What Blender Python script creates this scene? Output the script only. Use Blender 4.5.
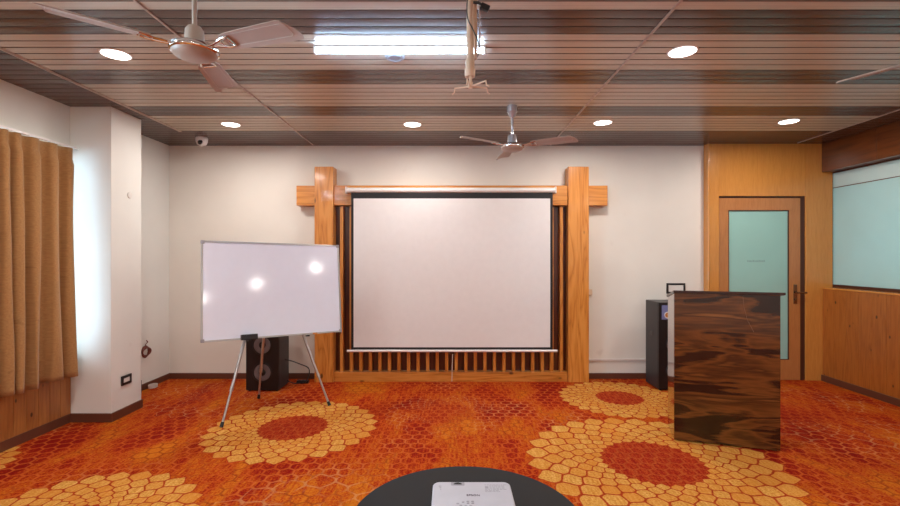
import bpy, bmesh, math, random
from mathutils import Vector, Matrix, noise
random.seed(7)
PI = math.pi
SC = bpy.context.scene
for o in list(bpy.data.objects):
    bpy.data.objects.remove(o)
COL = SC.collection

# ------------------------------------------------------------------ camera, world, exposure
HC = 1.42
F = 465.0
cam_d = bpy.data.cameras.new('camera')
cam = bpy.data.objects.new('camera', cam_d)
COL.objects.link(cam)
cam.location = (0, 0, HC)
cam.rotation_euler = (PI / 2, 0, 0)
cam_d.sensor_width = 36
cam_d.lens = F / 900 * 36
cam_d.shift_y = 3.0 / 900
cam_d.clip_start = 0.02
SC.camera = cam

SC.view_settings.view_transform = 'Standard'
SC.view_settings.look = 'None'
SC.view_settings.gamma = 1
SC.view_settings.use_curve_mapping = False
SC.view_settings.exposure = 0.38

W = bpy.data.worlds.new('daylight')
SC.world = W
W.use_nodes = True
W.node_tree.nodes['Background'].inputs[0].default_value = (0.55, 0.81, 1.0, 1)
W.node_tree.nodes['Background'].inputs[1].default_value = 14.0

DOWNLIGHT_W = 13.0
DOWNLIGHT_COL = (1.0, 0.93, 0.87)
TUBE_W = 26.0

# ------------------------------------------------------------------ colour and node helpers
def lin(c):
    return tuple(((x / 255) / 12.92 if x / 255 <= 0.04045 else ((x / 255 + 0.055) / 1.055) ** 2.4) for x in c) + (1.0,)

class NT:
    def __init__(self, name):
        self.m = bpy.data.materials.new(name)
        self.m.use_nodes = True
        self.t = self.m.node_tree
        self.b = self.t.nodes['Principled BSDF']
        self.out = self.t.nodes['Material Output']
    def n(self, kind, **kw):
        nd = self.t.nodes.new(kind)
        for k, v in kw.items():
            setattr(nd, k, v)
        return nd
    def put(self, sock, v):
        if isinstance(v, bpy.types.NodeSocket):
            self.t.links.new(v, sock)
        else:
            sock.default_value = v
    def math(self, op, a, b=None, c=None, clamp=False):
        nd = self.n('ShaderNodeMath', operation=op)
        nd.use_clamp = clamp
        self.put(nd.inputs[0], a)
        if b is not None:
            self.put(nd.inputs[1], b)
        if c is not None:
            self.put(nd.inputs[2], c)
        return nd.outputs[0]
    def coord(self, kind='Object'):
        return self.n('ShaderNodeTexCoord').outputs[kind]
    def mapping(self, vec, scale=(1, 1, 1), rot=(0, 0, 0), loc=(0, 0, 0)):
        nd = self.n('ShaderNodeMapping')
        self.put(nd.inputs['Vector'], vec)
        nd.inputs['Scale'].default_value = scale
        nd.inputs['Rotation'].default_value = rot
        nd.inputs['Location'].default_value = loc
        return nd.outputs[0]
    def noise(self, vec, scale=5, detail=3, rough=0.5, dist=0.0):
        nd = self.n('ShaderNodeTexNoise')
        self.put(nd.inputs['Vector'], vec)
        nd.inputs['Scale'].default_value = scale
        nd.inputs['Detail'].default_value = detail
        nd.inputs['Roughness'].default_value = rough
        nd.inputs['Distortion'].default_value = dist
        return nd.outputs['Fac']
    def ramp(self, fac, stops, interp='LINEAR'):
        nd = self.n('ShaderNodeValToRGB')
        nd.color_ramp.interpolation = interp
        els = nd.color_ramp.elements
        while len(els) > 1:
            els.remove(els[-1])
        els[0].position = stops[0][0]; els[0].color = stops[0][1]
        for p, c in stops[1:]:
            e = els.new(p); e.color = c
        self.put(nd.inputs[0], fac)
        return nd.outputs[0]
    def mix(self, fac, a, b, mode='MIX'):
        nd = self.n('ShaderNodeMix', data_type='RGBA', blend_type=mode)
        self.put(nd.inputs[0], fac)
        self.put(nd.inputs[6], a)
        self.put(nd.inputs[7], b)
        return nd.outputs[2]
    def smooth(self, v, lo, hi):
        nd = self.n('ShaderNodeMapRange')
        nd.interpolation_type = 'SMOOTHSTEP'
        self.put(nd.inputs[0], v)
        nd.inputs[1].default_value = lo
        nd.inputs[2].default_value = hi
        return nd.outputs[0]
    def bump(self, h, strength=0.2, dist=0.01):
        nd = self.n('ShaderNodeBump')
        nd.inputs['Strength'].default_value = strength
        nd.inputs['Distance'].default_value = dist
        self.put(nd.inputs['Height'], h)
        self.t.links.new(nd.outputs[0], self.b.inputs['Normal'])

def plain(name, col, rough=0.5, metal=0.0, spec=0.5, var=0.04, emis=None, es=0.0, coat=0.0):
    m = NT(name)
    v = m.noise(m.coord(), 14, 3)
    c = lin(col)
    lo = tuple(max(0, x * (1 - var)) for x in c[:3]) + (1,)
    hi = tuple(min(1, x * (1 + var)) for x in c[:3]) + (1,)
    m.put(m.b.inputs['Base Color'], m.ramp(v, [(0.3, lo), (0.7, hi)]))
    m.b.inputs['Roughness'].default_value = rough
    m.b.inputs['Metallic'].default_value = metal
    m.b.inputs['Specular IOR Level'].default_value = spec
    m.b.inputs['Coat Weight'].default_value = coat
    m.b.inputs['Coat Roughness'].default_value = 0.08
    if emis:
        m.b.inputs['Emission Color'].default_value = lin(emis)
        m.b.inputs['Emission Strength'].default_value = es
    return m.m

def wall_mat(name, col):
    m = NT(name)
    co = m.coord()
    v = m.noise(co, 1.3, 4)
    sp = m.noise(co, 3.1, 2)
    c = m.ramp(v, [(0.3, lin(tuple(x - 5 for x in col))), (0.7, lin(tuple(min(255, x + 4) for x in col)))])
    smudge = m.smooth(m.noise(m.mapping(co, (1, 1, 0.7)), 5.5, 2), 0.70, 0.80)
    c = m.mix(m.math('MULTIPLY', smudge, 0.35), c, lin((196, 182, 174)))
    m.put(m.b.inputs['Base Color'], c)
    m.b.inputs['Roughness'].default_value = 0.55
    m.b.inputs['Specular IOR Level'].default_value = 0.3
    m.bump(m.noise(co, 60, 3), 0.05, 0.004)
    return m.m

def wood(name, dark, mid, light, axis='Z', scale=1.0, rough=0.35, coat=0.15, knots=0.0, ring=1.0, contrast=1.0):
    """grain runs along the given axis"""
    m = NT(name)
    co = m.coord()
    info = m.n('ShaderNodeObjectInfo').outputs['Random']
    off = m.n('ShaderNodeCombineXYZ')
    m.put(off.inputs[0], m.math('MULTIPLY', info, 3.7))
    m.put(off.inputs[2], m.math('MULTIPLY', info, 9.1))
    va = m.n('ShaderNodeVectorMath', operation='ADD')
    m.put(va.inputs[0], co); m.put(va.inputs[1], off.outputs[0])
    s = {'Z': (6, 6, 0.55), 'X': (0.55, 6, 6), 'Y': (6, 0.55, 6)}[axis]
    s = tuple(x * scale for x in s)
    mp = m.mapping(va.outputs[0], s)
    warp = m.noise(mp, 1.0, 3, 0.5, 0.4)
    rings = m.math('FRACT', m.math('MULTIPLY', warp, 9.0 * ring))
    rings = m.math('ABSOLUTE', m.math('SUBTRACT', m.math('MULTIPLY', rings, 2), 1))
    fine = m.noise(m.mapping(va.outputs[0], tuple(x * 9 for x in s)), 1.0, 3)
    f = m.math('ADD', m.math('ADD', m.math('MULTIPLY', rings, 0.34 * contrast), m.math('MULTIPLY', fine, 0.5)), 0.10)
    c = m.ramp(f, [(0.15, lin(dark)), (0.45, lin(mid)), (0.85, lin(light))])
    if knots:
        vo = m.n('ShaderNodeTexVoronoi')
        m.put(vo.inputs['Vector'], m.mapping(va.outputs[0], {'Z': (1.6, 1.6, 0.95), 'X': (0.95, 1.6, 1.6), 'Y': (1.6, 0.95, 1.6)}[axis]))
        vo.inputs['Scale'].default_value = knots * 2.2
        k = m.math('SUBTRACT', 1.0, m.smooth(vo.outputs['Distance'], 0.06, 0.13))
        c = m.mix(m.math('MULTIPLY', k, 0.85), c, lin(tuple(x * 0.35 for x in dark)))
    m.put(m.b.inputs['Base Color'], c)
    m.b.inputs['Roughness'].default_value = rough
    m.b.inputs['Coat Weight'].default_value = coat
    m.b.inputs['Coat Roughness'].default_value = 0.12
    m.bump(f, 0.06, 0.003)
    return m.m

# ------------------------------------------------------------------ materials
M = {}
M['wall'] = wall_mat('white_wall_paint', (226, 220, 211))
M['wall_cool_lit'] = wall_mat('white_wall_cool_light_tint', (222, 221, 216))  # same white wall, cool window and tube light tinted into its colour
M['skirt'] = plain('brown_skirting', (96, 56, 40), 0.4)
M['pine'] = wood('orange_pine', (150, 84, 28), (196, 122, 48), (212, 142, 66), 'Z', 1.0, 0.3, 0.25, knots=1.6, contrast=1.7)
M['pine_x'] = wood('orange_pine_beam', (150, 84, 28), (196, 122, 48), (212, 142, 66), 'X', 1.0, 0.3, 0.25, knots=1.6, contrast=1.7)
M['pine_dado'] = wood('pine_cladding', (128, 78, 34), (160, 100, 48), (178, 118, 60), 'Z', 1.3, 0.45, 0.05, knots=2.6, contrast=0.6)
M['pine_dado_r'] = wood('pine_cladding_warm', (136, 72, 24), (166, 96, 36), (182, 112, 46), 'Z', 1.3, 0.4, 0.1, knots=2.6, contrast=0.6)
M['veneer'] = wood('honey_veneer', (186, 122, 54), (202, 136, 64), (210, 146, 74), 'Z', 2.0, 0.25, 0.35, ring=0.4, contrast=0.3)
M['veneer_gloss'] = wood('honey_highlight_bead', (186, 122, 54), (202, 136, 64), (210, 146, 74), 'Z', 2.0, 0.24, 0.5, ring=0.4, contrast=0.3)
M['door_wood'] = wood('door_veneer', (160, 100, 52), (180, 118, 66), (190, 128, 76), 'Z', 2.0, 0.28, 0.3, ring=0.4, contrast=0.3)
M['dark_wood'] = wood('dark_stained_wood', (44, 14, 6), (72, 26, 10), (96, 38, 16), 'Z', 1.0, 0.3, 0.3)
M['beam_wood'] = wood('mahogany_veneer', (66, 30, 12), (96, 48, 20), (112, 60, 26), 'Y', 0.7, 0.3, 0.4)
M['door_jamb'] = plain('door_rebate_dark', (70, 34, 18), 0.5)
M['white_metal'] = plain('white_enamel', (226, 222, 220), 0.3)
M['detector'] = plain('detector_plastic', (150, 152, 158), 0.5)
M['chrome'] = plain('chrome', (225, 222, 220), 0.08, 1.0)
M['satin'] = plain('satin_silver', (200, 204, 208), 0.22, 0.7)
M['steel'] = plain('brushed_steel', (150, 130, 110), 0.25, 1.0)
M['alu'] = plain('anodised_aluminium', (176, 172, 170), 0.32, 0.85)
M['black'] = plain('black_plastic', (22, 20, 21), 0.4)
M['black_gloss'] = plain('black_gloss', (12, 11, 12), 0.15)
M['black_vinyl'] = plain('black_speaker_vinyl', (17, 13, 14), 0.42)
M['speaker_side'] = plain('charcoal_vinyl', (44, 40, 41), 0.45)
M['cone'] = plain('speaker_cone', (104, 96, 98), 0.5)
M['cone_dark'] = plain('speaker_cap', (16, 14, 15), 0.4)
M['tweeter_plate'] = plain('tweeter_plate_blue', (112, 118, 160), 0.3)
M['amber'] = plain('amber_cone', (196, 128, 60), 0.4)
M['scratch'] = plain('pale_scratch', (122, 84, 56), 0.5)
M['switch_white'] = plain('switch_white', (220, 214, 208), 0.35)
M['beige'] = plain('beige_paint', (214, 188, 162), 0.45)
M['beige_wrap'] = plain('beige_tape', (206, 176, 148), 0.35, var=0.15)
M['fan_white'] = plain('fan_ivory', (188, 176, 164), 0.35)
M['fan_cover'] = plain('fan_cover_beige', (160, 136, 120), 0.4)
M['fan_blade'] = plain('fan_blade_ivory', (166, 146, 134), 0.4)
M['screen'] = plain('projection_fabric', (222, 219, 219), 0.75, spec=0.2, var=0.015)
M['screen_border'] = plain('screen_border_black', (22, 20, 24), 0.7)
M['board'] = plain('whiteboard_enamel', (220, 224, 240), 0.10, spec=0.7, var=0.01)
M['table'] = plain('black_table_laminate', (20, 19, 20), 0.6, spec=0.25)
M['projector'] = plain('projector_white', (178, 175, 182), 0.42)
M['print_grey'] = plain('grey_print', (150, 146, 152), 0.6)
M['print_dark'] = plain('dark_print', (62, 52, 60), 0.6)
M['etched'] = plain('etched_print', (122, 152, 146), 0.5)
M['conduit'] = plain('conduit_white', (208, 196, 190), 0.45)
M['cable_red'] = plain('cable_maroon', (110, 50, 38), 0.5)
M['cable_white'] = plain('cable_white', (196, 184, 176), 0.5)

def tape_mat():
    m = NT('clear_packing_tape')
    tr = m.n('ShaderNodeBsdfTransparent')
    gl = m.n('ShaderNodeBsdfGlossy')
    gl.inputs['Roughness'].default_value = 0.07
    bp = m.n('ShaderNodeBump')
    bp.inputs['Strength'].default_value = 0.9
    bp.inputs['Distance'].default_value = 0.02
    m.put(bp.inputs['Height'], m.noise(m.coord(), 26, 3, 0.6))
    m.t.links.new(bp.outputs[0], gl.inputs['Normal'])
    mx = m.n('ShaderNodeMixShader')
    mx.inputs[0].default_value = 0.15
    m.t.links.new(tr.outputs[0], mx.inputs[1]); m.t.links.new(gl.outputs[0], mx.inputs[2])
    m.t.links.new(mx.outputs[0], m.out.inputs[0])
    return m.m
M['tape'] = tape_mat()

def clear_glass():
    m = NT('clear_window_glass')
    tr = m.n('ShaderNodeBsdfTransparent')
    gl = m.n('ShaderNodeBsdfGlossy')
    gl.inputs['Roughness'].default_value = 0.02
    fr = m.n('ShaderNodeFresnel')
    mx = m.n('ShaderNodeMixShader')
    m.t.links.new(fr.outputs[0], mx.inputs[0])
    m.t.links.new(tr.outputs[0], mx.inputs[1]); m.t.links.new(gl.outputs[0], mx.inputs[2])
    m.t.links.new(mx.outputs[0], m.out.inputs[0])
    return m.m
M['glass'] = clear_glass()

def frosted(name, col, trans):
    m = NT(name)
    v = m.noise(m.coord(), 2.0, 2)
    c0 = lin(col)
    c = m.ramp(v, [(0.3, tuple(x * 0.94 for x in c0[:3]) + (1,)), (0.7, c0)])
    m.put(m.b.inputs['Base Color'], c)
    m.b.inputs['Roughness'].default_value = 0.22
    m.b.inputs['Specular IOR Level'].default_value = 0.6
    tl = m.n('ShaderNodeBsdfTranslucent')
    m.put(tl.inputs[0], c)
    mx = m.n('ShaderNodeMixShader')
    mx.inputs[0].default_value = trans
    m.t.links.new(m.b.outputs[0], mx.inputs[1]); m.t.links.new(tl.outputs[0], mx.inputs[2])
    m.t.links.new(mx.outputs[0], m.out.inputs[0])
    return m.m
M['frost_r'] = frosted('frosted_partition_glass', (178, 216, 214), 0.07)
M['frost_top_lit'] = frosted('frosted_glass_lit_top', (194, 216, 212), 0.07)  # paler copy of the partition glass, light gradient put into its colour
M['frost_d'] = frosted('frosted_door_glass', (156, 200, 190), 0.03)

def curtain_mat():
    m = NT('brown_curtain_cloth')
    co = m.coord()
    w = m.noise(m.mapping(co, (1, 90, 90)), 1.0, 3)
    spots = m.smooth(m.noise(m.mapping(co, (1, 6, 9)), 1.6, 2), 0.66, 0.74)
    c = m.ramp(w, [(0.3, lin((160, 115, 66))), (0.7, lin((176, 130, 78)))])
    c = m.mix(m.math('MULTIPLY', spots, 0.35), c, lin((110, 68, 34)))
    m.put(m.b.inputs['Base Color'], c)
    m.b.inputs['Roughness'].default_value = 0.8
    m.b.inputs['Sheen Weight'].default_value = 0.2
    tl = m.n('ShaderNodeBsdfTranslucent')
    m.put(tl.inputs[0], c)
    mx = m.n('ShaderNodeMixShader')
    mx.inputs[0].default_value = 0.10
    m.t.links.new(m.b.outputs[0], mx.inputs[1]); m.t.links.new(tl.outputs[0], mx.inputs[2])
    m.t.links.new(mx.outputs[0], m.out.inputs[0])
    m.bump(w, 0.1, 0.003)
    return m.m
M['curtain'] = curtain_mat()

def ceiling_mat(name, lo, hi):
    m = NT(name)
    co = m.coord()
    w = m.noise(m.mapping(co, (0.7, 90, 1)), 1.0, 3)
    m.put(m.b.inputs['Base Color'], m.ramp(w, [(0.3, lin(lo)), (0.7, lin(hi))]))
    m.b.inputs['Roughness'].default_value = 0.27
    m.b.inputs['Specular IOR Level'].default_value = 0.5
    return m.m
M['ceil_light'] = ceiling_mat('ceiling_panel_light', (182, 172, 156), (202, 192, 174))
M['ceil_dark'] = ceiling_mat('ceiling_panel_dark', (78, 58, 49), (94, 70, 60))
M['ceil_trim'] = plain('ceiling_joint_strip', (168, 148, 134), 0.35)
M['ceil_groove'] = plain('ceiling_groove', (78, 58, 48), 0.6)

def walnut():
    m = NT('walnut_laminate')
    co = m.coord()
    mp = m.mapping(co, (1.1, 1.1, 5.4))
    big = m.noise(mp, 1.15, 3, 0.4, 1.3)
    bands = m.noise(m.mapping(co, (0.5, 0.5, 9)), 1.1, 3, 0.5, 1.2)
    fine = m.noise(m.mapping(co, (3, 3, 70)), 1.0, 4, 0.6, 0.3)
    f = m.math('ADD', m.math('ADD', m.math('MULTIPLY', big, 0.66), m.math('MULTIPLY', bands, 0.22)), m.math('MULTIPLY', fine, 0.14))
    c = m.ramp(f, [(0.38, lin((22, 12, 7))), (0.455, lin((44, 24, 12))), (0.50, lin((104, 60, 26))), (0.54, lin((82, 46, 19))), (0.575, lin((62, 34, 15))), (0.62, lin((118, 72, 32))), (0.68, lin((146, 92, 44)))])
    m.put(m.b.inputs['Base Color'], c)
    m.b.inputs['Roughness'].default_value = 0.2
    m.b.inputs['Coat Weight'].default_value = 0.3
    m.b.inputs['Coat Roughness'].default_value = 0.05
    return m.m
M['walnut'] = walnut()
M['lectern_top'] = plain('lectern_top_laminate', (52, 32, 27), 0.25)
M['lectern_side'] = plain('lectern_side_laminate', (92, 50, 28), 0.12, coat=1.0)

# ---- carpet
MEDALLIONS = [  # x, y, inner radius, rows, filled, twist, step
    (-1.30, 3.86, 0.275, 6, 1.0, 0.15, 0.148),
    (1.40, 3.215, 0.335, 6, 1.0, 0.3, 0.152),
    (1.70, 4.66, 0.225, 6, 1.0, 0.9, 0.158),
    (-2.03, 2.40, 0.25, 6, 1.0, 0.5, 0.158),
    (-3.56, 3.00, 0.22, 6, 1.0, 0.1, 0.158),
    (3.24, 4.23, 0.30, 7, 0.0, 0.4, 0.15),
    (-2.35, 4.78, 0.20, 8, 0.0, 0.4, 0.15),
    (-0.62, 2.15, 0.30, 7, 0.0, 0.7, 0.15),
    (-0.03, 4.20, 0.24, 6, 0.0, 0.3, 0.13),
]
def carpet():
    m = NT('patterned_carpet')
    co = m.coord()
    sep = m.n('ShaderNodeSeparateXYZ'); m.put(sep.inputs[0], co)
    X, Y = sep.outputs[0], sep.outputs[1]
    def cells(u, v, a, b, soft=0.0):
        R3 = 1.7320508
        def metric(x, y):
            x, y = m.math('ABSOLUTE', x), m.math('ABSOLUTE', y)
            k = m.math('ADD', m.math('MULTIPLY', x, a), m.math('MULTIPLY', y, b))
            return m.math('SMOOTH_MAX', x, k, soft) if soft else m.math('MAXIMUM', x, k)
        ax = m.math('SUBTRACT', m.math('FLOORED_MODULO', u, 1.0), 0.5)
        ay = m.math('SUBTRACT', m.math('FLOORED_MODULO', v, R3), R3 / 2)
        bx = m.math('SUBTRACT', m.math('FLOORED_MODULO', m.math('SUBTRACT', u, 0.5), 1.0), 0.5)
        by = m.math('SUBTRACT', m.math('FLOORED_MODULO', m.math('SUBTRACT', v, R3 / 2), R3), R3 / 2)
        da, db = metric(ax, ay), metric(bx, by)
        s = m.math('LESS_THAN', da, db); ns = m.math('SUBTRACT', 1.0, s)
        gx = m.math('ADD', m.math('MULTIPLY', ax, s), m.math('MULTIPLY', bx, ns))
        gy = m.math('ADD', m.math('MULTIPLY', ay, s), m.math('MULTIPLY', by, ns))
        return m.math('MINIMUM', da, db), m.math('SUBTRACT', u, gx), m.math('SUBTRACT', v, gy)
    wob = m.math('MULTIPLY', m.math('SUBTRACT', m.noise(co, 9, 2), 0.5), 0.02)
    Xw, Yw = m.math('ADD', X, wob), m.math('SUBTRACT', Y, wob)
    d, iu, iv = cells(m.math('DIVIDE', Xw, 0.098), m.math('DIVIDE', Yw, 0.098), 0.5, 0.866)
    fline = m.smooth(d, 0.40, 0.455)
    big = m.noise(m.mapping(co, (2.4, 1.0, 1), (0, 0, 0.5)), 1.0, 4, 0.62, 0.2)
    streak = m.noise(m.mapping(co, (48, 6, 1), (0, 0, -0.55)), 1.0, 3, 0.6)
    pile = m.noise(co, 75, 3, 0.75)
    grain = m.math('ADD', m.math('MULTIPLY', m.math('SUBTRACT', streak, 0.5), 0.8), m.math('MULTIPLY', m.math('SUBTRACT', pile, 0.5), 1.5))
    ff = m.math('ADD', big, m.math('MULTIPLY', grain, 0.5))
    field = m.ramp(ff, [(0.36, lin((122, 12, 2))), (0.45, lin((146, 32, 5))), (0.53, lin((166, 64, 9))), (0.66, lin((188, 102, 20)))])
    lsel = m.noise(m.mapping(co, (1, 1, 1), loc=(4, 9, 0)), 1.1, 2)
    linecol = m.ramp(lsel, [(0.40, lin((182, 78, 22))), (0.55, lin((190, 94, 36))), (0.70, lin((192, 128, 78)))])
    linecol = m.mix(m.smooth(big, 0.50, 0.60), linecol, lin((128, 46, 8)))
    col = m.mix(m.math('MULTIPLY', fline, 0.68), field, linecol)
    redf = m.ramp(m.math('ADD', 0.5, grain), [(0.3, lin((124, 14, 5))), (0.5, lin((150, 36, 12))), (0.7, lin((170, 74, 26)))])
    redc = m.mix(m.math('MULTIPLY', fline, 0.38), redf, lin((176, 92, 38)))
    tan = m.ramp(m.math('ADD', 0.5, m.math('MULTIPLY', grain, 0.8)), [(0.25, lin((166, 98, 30))), (0.5, lin((196, 140, 62))), (0.75, lin((216, 168, 98)))])
    NP = 27
    for cx, cy, rin, rows, fill, ph, step in MEDALLIONS:
        dx, dy = m.math('SUBTRACT', Xw, cx), m.math('SUBTRACT', Yw, cy)
        r = m.math('SQRT', m.math('ADD', m.math('MULTIPLY', dx, dx), m.math('MULTIPLY', dy, dy)))
        th = m.math('ARCTAN2', dy, dx)
        u = m.math('ADD', m.math('MULTIPLY', th, NP / (2 * PI)), ph + 40)
        v = m.math('MULTIPLY', m.math('LOGARITHM', m.math('DIVIDE', r, rin * 1.09), math.e), 0.8660254 / step)
        v = m.math('ADD', v, 0.8660254)
        dd, cu, cv = cells(u, v, 0.70, 0.75, 0.16)
        a = m.math('GREATER_THAN', cv, 0.8660254 - 0.3)
        b = m.math('LESS_THAN', cv, 0.8660254 * (rows + 0.4))
        inring = m.math('MULTIPLY', a, b)
        wn = m.n('ShaderNodeTexWhiteNoise', noise_dimensions='2D')
        cb = m.n('ShaderNodeCombineXYZ'); m.put(cb.inputs[0], m.math('ROUND', m.math('MULTIPLY', cu, 2))); m.put(cb.inputs[1], m.math('ROUND', m.math('MULTIPLY', cv, 4)))
        m.put(wn.inputs['Vector'], cb.outputs[0])
        rnd = wn.outputs['Value']
        if fill > 0:
            cell = m.math('SUBTRACT', 1.0, m.smooth(dd, 0.43, 0.468))
            cellc = m.mix(m.math('MULTIPLY', rnd, 0.6), tan, lin((190, 110, 30)))
            # between the petals the ground is red, beyond the last row it is the field
            ringc = m.mix(cell, m.mix(0.3, redf, lin((166, 70, 24))), cellc)
            tot = inring
        else:
            cell = m.smooth(dd, 0.43, 0.47)
            ringc = m.mix(m.math('MULTIPLY', cell, 0.4), field, lin((196, 146, 96)))
            fade = m.smooth(m.noise(co, 3.0, 2), 0.40, 0.55)
            tot = m.math('MULTIPLY', inring, m.math('MULTIPLY', fade, 0.9))
        inner = m.math('LESS_THAN', cv, 0.8660254 - 0.3)
        col = m.mix(m.math('MULTIPLY', inner, 1.0 if fill > 0 else 0.45), col, redc)
        col = m.mix(tot, col, ringc)
    m.put(m.b.inputs['Base Color'], col)
    m.b.inputs['Roughness'].default_value = 0.95
    m.b.inputs['Specular IOR Level'].default_value = 0.1
    m.bump(pile, 0.35, 0.006)
    return m.m
M['carpet'] = carpet()

def emit(name, col, s):
    m = NT(name)
    e = m.n('ShaderNodeEmission')
    e.inputs[0].default_value = tuple(col) + (1,)
    e.inputs[1].default_value = s
    m.t.links.new(e.outputs[0], m.out.inputs[0])
    return m.m
M['lamp_face'] = emit('downlight_diffuser', (1.0, 0.93, 0.88), 6)
M['tube_face'] = emit('tube_diffuser', (0.48, 0.71, 1.0), 46)

# ------------------------------------------------------------------ mesh helpers
def B():
    return bmesh.new()

def box(bm, x0, x1, y0, y1, z0, z1, mat=0, xf=None):
    vs = [bm.verts.new((x, y, z)) for x in (x0, x1) for y in (y0, y1) for z in (z0, z1)]
    if xf:
        for v in vs:
            v.co = xf(v.co)
    idx = [(0, 1, 3, 2), (4, 6, 7, 5), (0, 4, 5, 1), (2, 3, 7, 6), (0, 2, 6, 4), (1, 5, 7, 3)]
    for f in idx:
        fc = bm.faces.new([vs[i] for i in f])
        fc.material_index = mat
    return vs

def lathe(bm, prof, seg=32, c=(0, 0, 0), axis='Z'):
    """prof: list of (radius, height) ; closed on ends when radius 0"""
    rings = []
    for r, h in prof:
        ring = []
        n = 1 if r < 1e-6 else seg
        for i in range(n):
            a = 2 * PI * i / seg
            p = (r * math.cos(a), r * math.sin(a), h)
            if axis == 'Y':
                p = (p[0], p[2], p[1])
            elif axis == 'X':
                p = (p[2], p[0], p[1])
            ring.append(bm.verts.new((p[0] + c[0], p[1] + c[1], p[2] + c[2])))
        rings.append(ring)
    for a, b in zip(rings, rings[1:]):
        if len(a) == 1 and len(b) == 1:
            continue
        for i in range(seg):
            j = (i + 1) % seg
            if len(a) == 1:
                bm.faces.new((a[0], b[i], b[j]))
            elif len(b) == 1:
                bm.faces.new((a[i], b[0], a[j]))
            else:
                bm.faces.new((a[i], b[i], b[j], a[j]))

def tube(bm, pts, r, seg=8, caps=True):
    pts = [Vector(p) for p in pts]
    rs = r if isinstance(r, (list, tuple)) else [r] * len(pts)
    rings = []
    up = Vector((0, 0, 1))
    d0 = (pts[1] - pts[0]).normalized()
    if abs(d0.dot(up)) > 0.9:
        up = Vector((1, 0, 0))
    nrm = (up - d0 * up.dot(d0)).normalized()
    for i, p in enumerate(pts):
        if i == 0: d = pts[1] - pts[0]
        elif i == len(pts) - 1: d = pts[-1] - pts[-2]
        else: d = (pts[i + 1] - pts[i]).normalized() + (pts[i] - pts[i - 1]).normalized()
        d.normalize()
        nrm = (nrm - d * nrm.dot(d)).normalized()
        bn = d.cross(nrm)
        rings.append([bm.verts.new(p + (nrm * math.cos(2 * PI * k / seg) + bn * math.sin(2 * PI * k / seg)) * rs[i]) for k in range(seg)])
    for a, b in zip(rings, rings[1:]):
        for k in range(seg):
            bm.faces.new((a[k], a[(k + 1) % seg], b[(k + 1) % seg], b[k]))
    if caps:
        bm.faces.new(rings[0][::-1]); bm.faces.new(rings[-1])

def spline(pts, n=8):
    P = [Vector(p) for p in pts]
    P = [P[0] * 2 - P[1]] + P + [P[-1] * 2 - P[-2]]
    out = []
    for i in range(1, len(P) - 2):
        for k in range(n):
            t = k / n
            a, b, c, d = P[i - 1], P[i], P[i + 1], P[i + 2]
            out.append(0.5 * ((2 * b) + (c - a) * t + (2 * a - 5 * b + 4 * c - d) * t * t + (3 * b - a - 3 * c + d) * t ** 3))
    out.append(P[-2])
    return out

def prism(bm, poly, z0, z1, xf=None):
    lo = [bm.verts.new((x, y, z0)) for x, y in poly]
    hi = [bm.verts.new((x, y, z1)) for x, y in poly]
    if xf:
        for v in lo + hi:
            v.co = xf(v.co)
    bm.faces.new(lo[::-1]); bm.faces.new(hi)
    n = len(poly)
    for i in range(n):
        bm.faces.new((lo[i], lo[(i + 1) % n], hi[(i + 1) % n], hi[i]))

def obj(name, bm, mats, parent=None, smooth=False, bevel=0.0, seg=2, world=True):
    bmesh.ops.recalc_face_normals(bm, faces=bm.faces[:])
    if parent is not None and world:
        bmesh.ops.translate(bm, verts=bm.verts[:], vec=-wloc(parent))
    me = bpy.data.meshes.new(name)
    bm.to_mesh(me); bm.free()
    if not isinstance(mats, (list, tuple)):
        mats = [mats]
    for m in mats:
        me.materials.append(m)
    o = bpy.data.objects.new(name, me)
    COL.objects.link(o)
    if parent is not None:
        o.parent = parent
    if smooth:
        me.polygons.foreach_set('use_smooth', [True] * len(me.polygons))
        me.set_sharp_from_angle(angle=math.radians(40))
    if bevel:
        b = o.modifiers.new('edge', 'BEVEL')
        b.width = bevel; b.segments = seg; b.limit_method = 'ANGLE'; b.angle_limit = math.radians(40)
    return o

def wloc(o):
    v = Vector(o.location)
    while o.parent:
        o = o.parent
        v += o.location
    return v

def struct(name, bm, mats, parent=None, **k):
    o = obj(name, bm, mats, parent, **k)
    if parent is None:
        o['kind'] = 'structure'
    return o

def tag(o, label, cat, group=None):
    o['label'] = label; o['category'] = cat
    if group: o['group'] = group
    return o

def thing(name, loc, label, cat, group=None):
    o = bpy.data.objects.new(name, None)
    COL.objects.link(o)
    o.empty_display_size = 0.1
    o.location = loc
    return tag(o, label, cat, group)

def dup(root, loc, label=None, rotz=None):
    r = root.copy(); COL.objects.link(r)
    r.location = loc
    if rotz is not None: r.rotation_euler = (0, 0, rotz)
    if label: r['label'] = label
    for ch in list(root.children):
        c = ch.copy(); COL.objects.link(c); c.parent = r
        for g in list(ch.children):
            d = g.copy(); COL.objects.link(d); d.parent = c
    return r

def text_bm(s, size, xf):
    cu = bpy.data.curves.new('lettering_curve', 'FONT')
    cu.body = s; cu.size = size; cu.extrude = 0.0004
    cu.align_x = 'CENTER'; cu.align_y = 'CENTER'
    to = bpy.data.objects.new('lettering_curve', cu)
    COL.objects.link(to)
    bpy.context.view_layer.update()
    me = bpy.data.meshes.new_from_object(to.evaluated_get(bpy.context.evaluated_depsgraph_get()))
    bm = B(); bm.from_mesh(me)
    bpy.data.objects.remove(to); bpy.data.curves.remove(cu); bpy.data.meshes.remove(me)
    for v in bm.verts: v.co = xf(v.co)
    return bm

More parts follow.
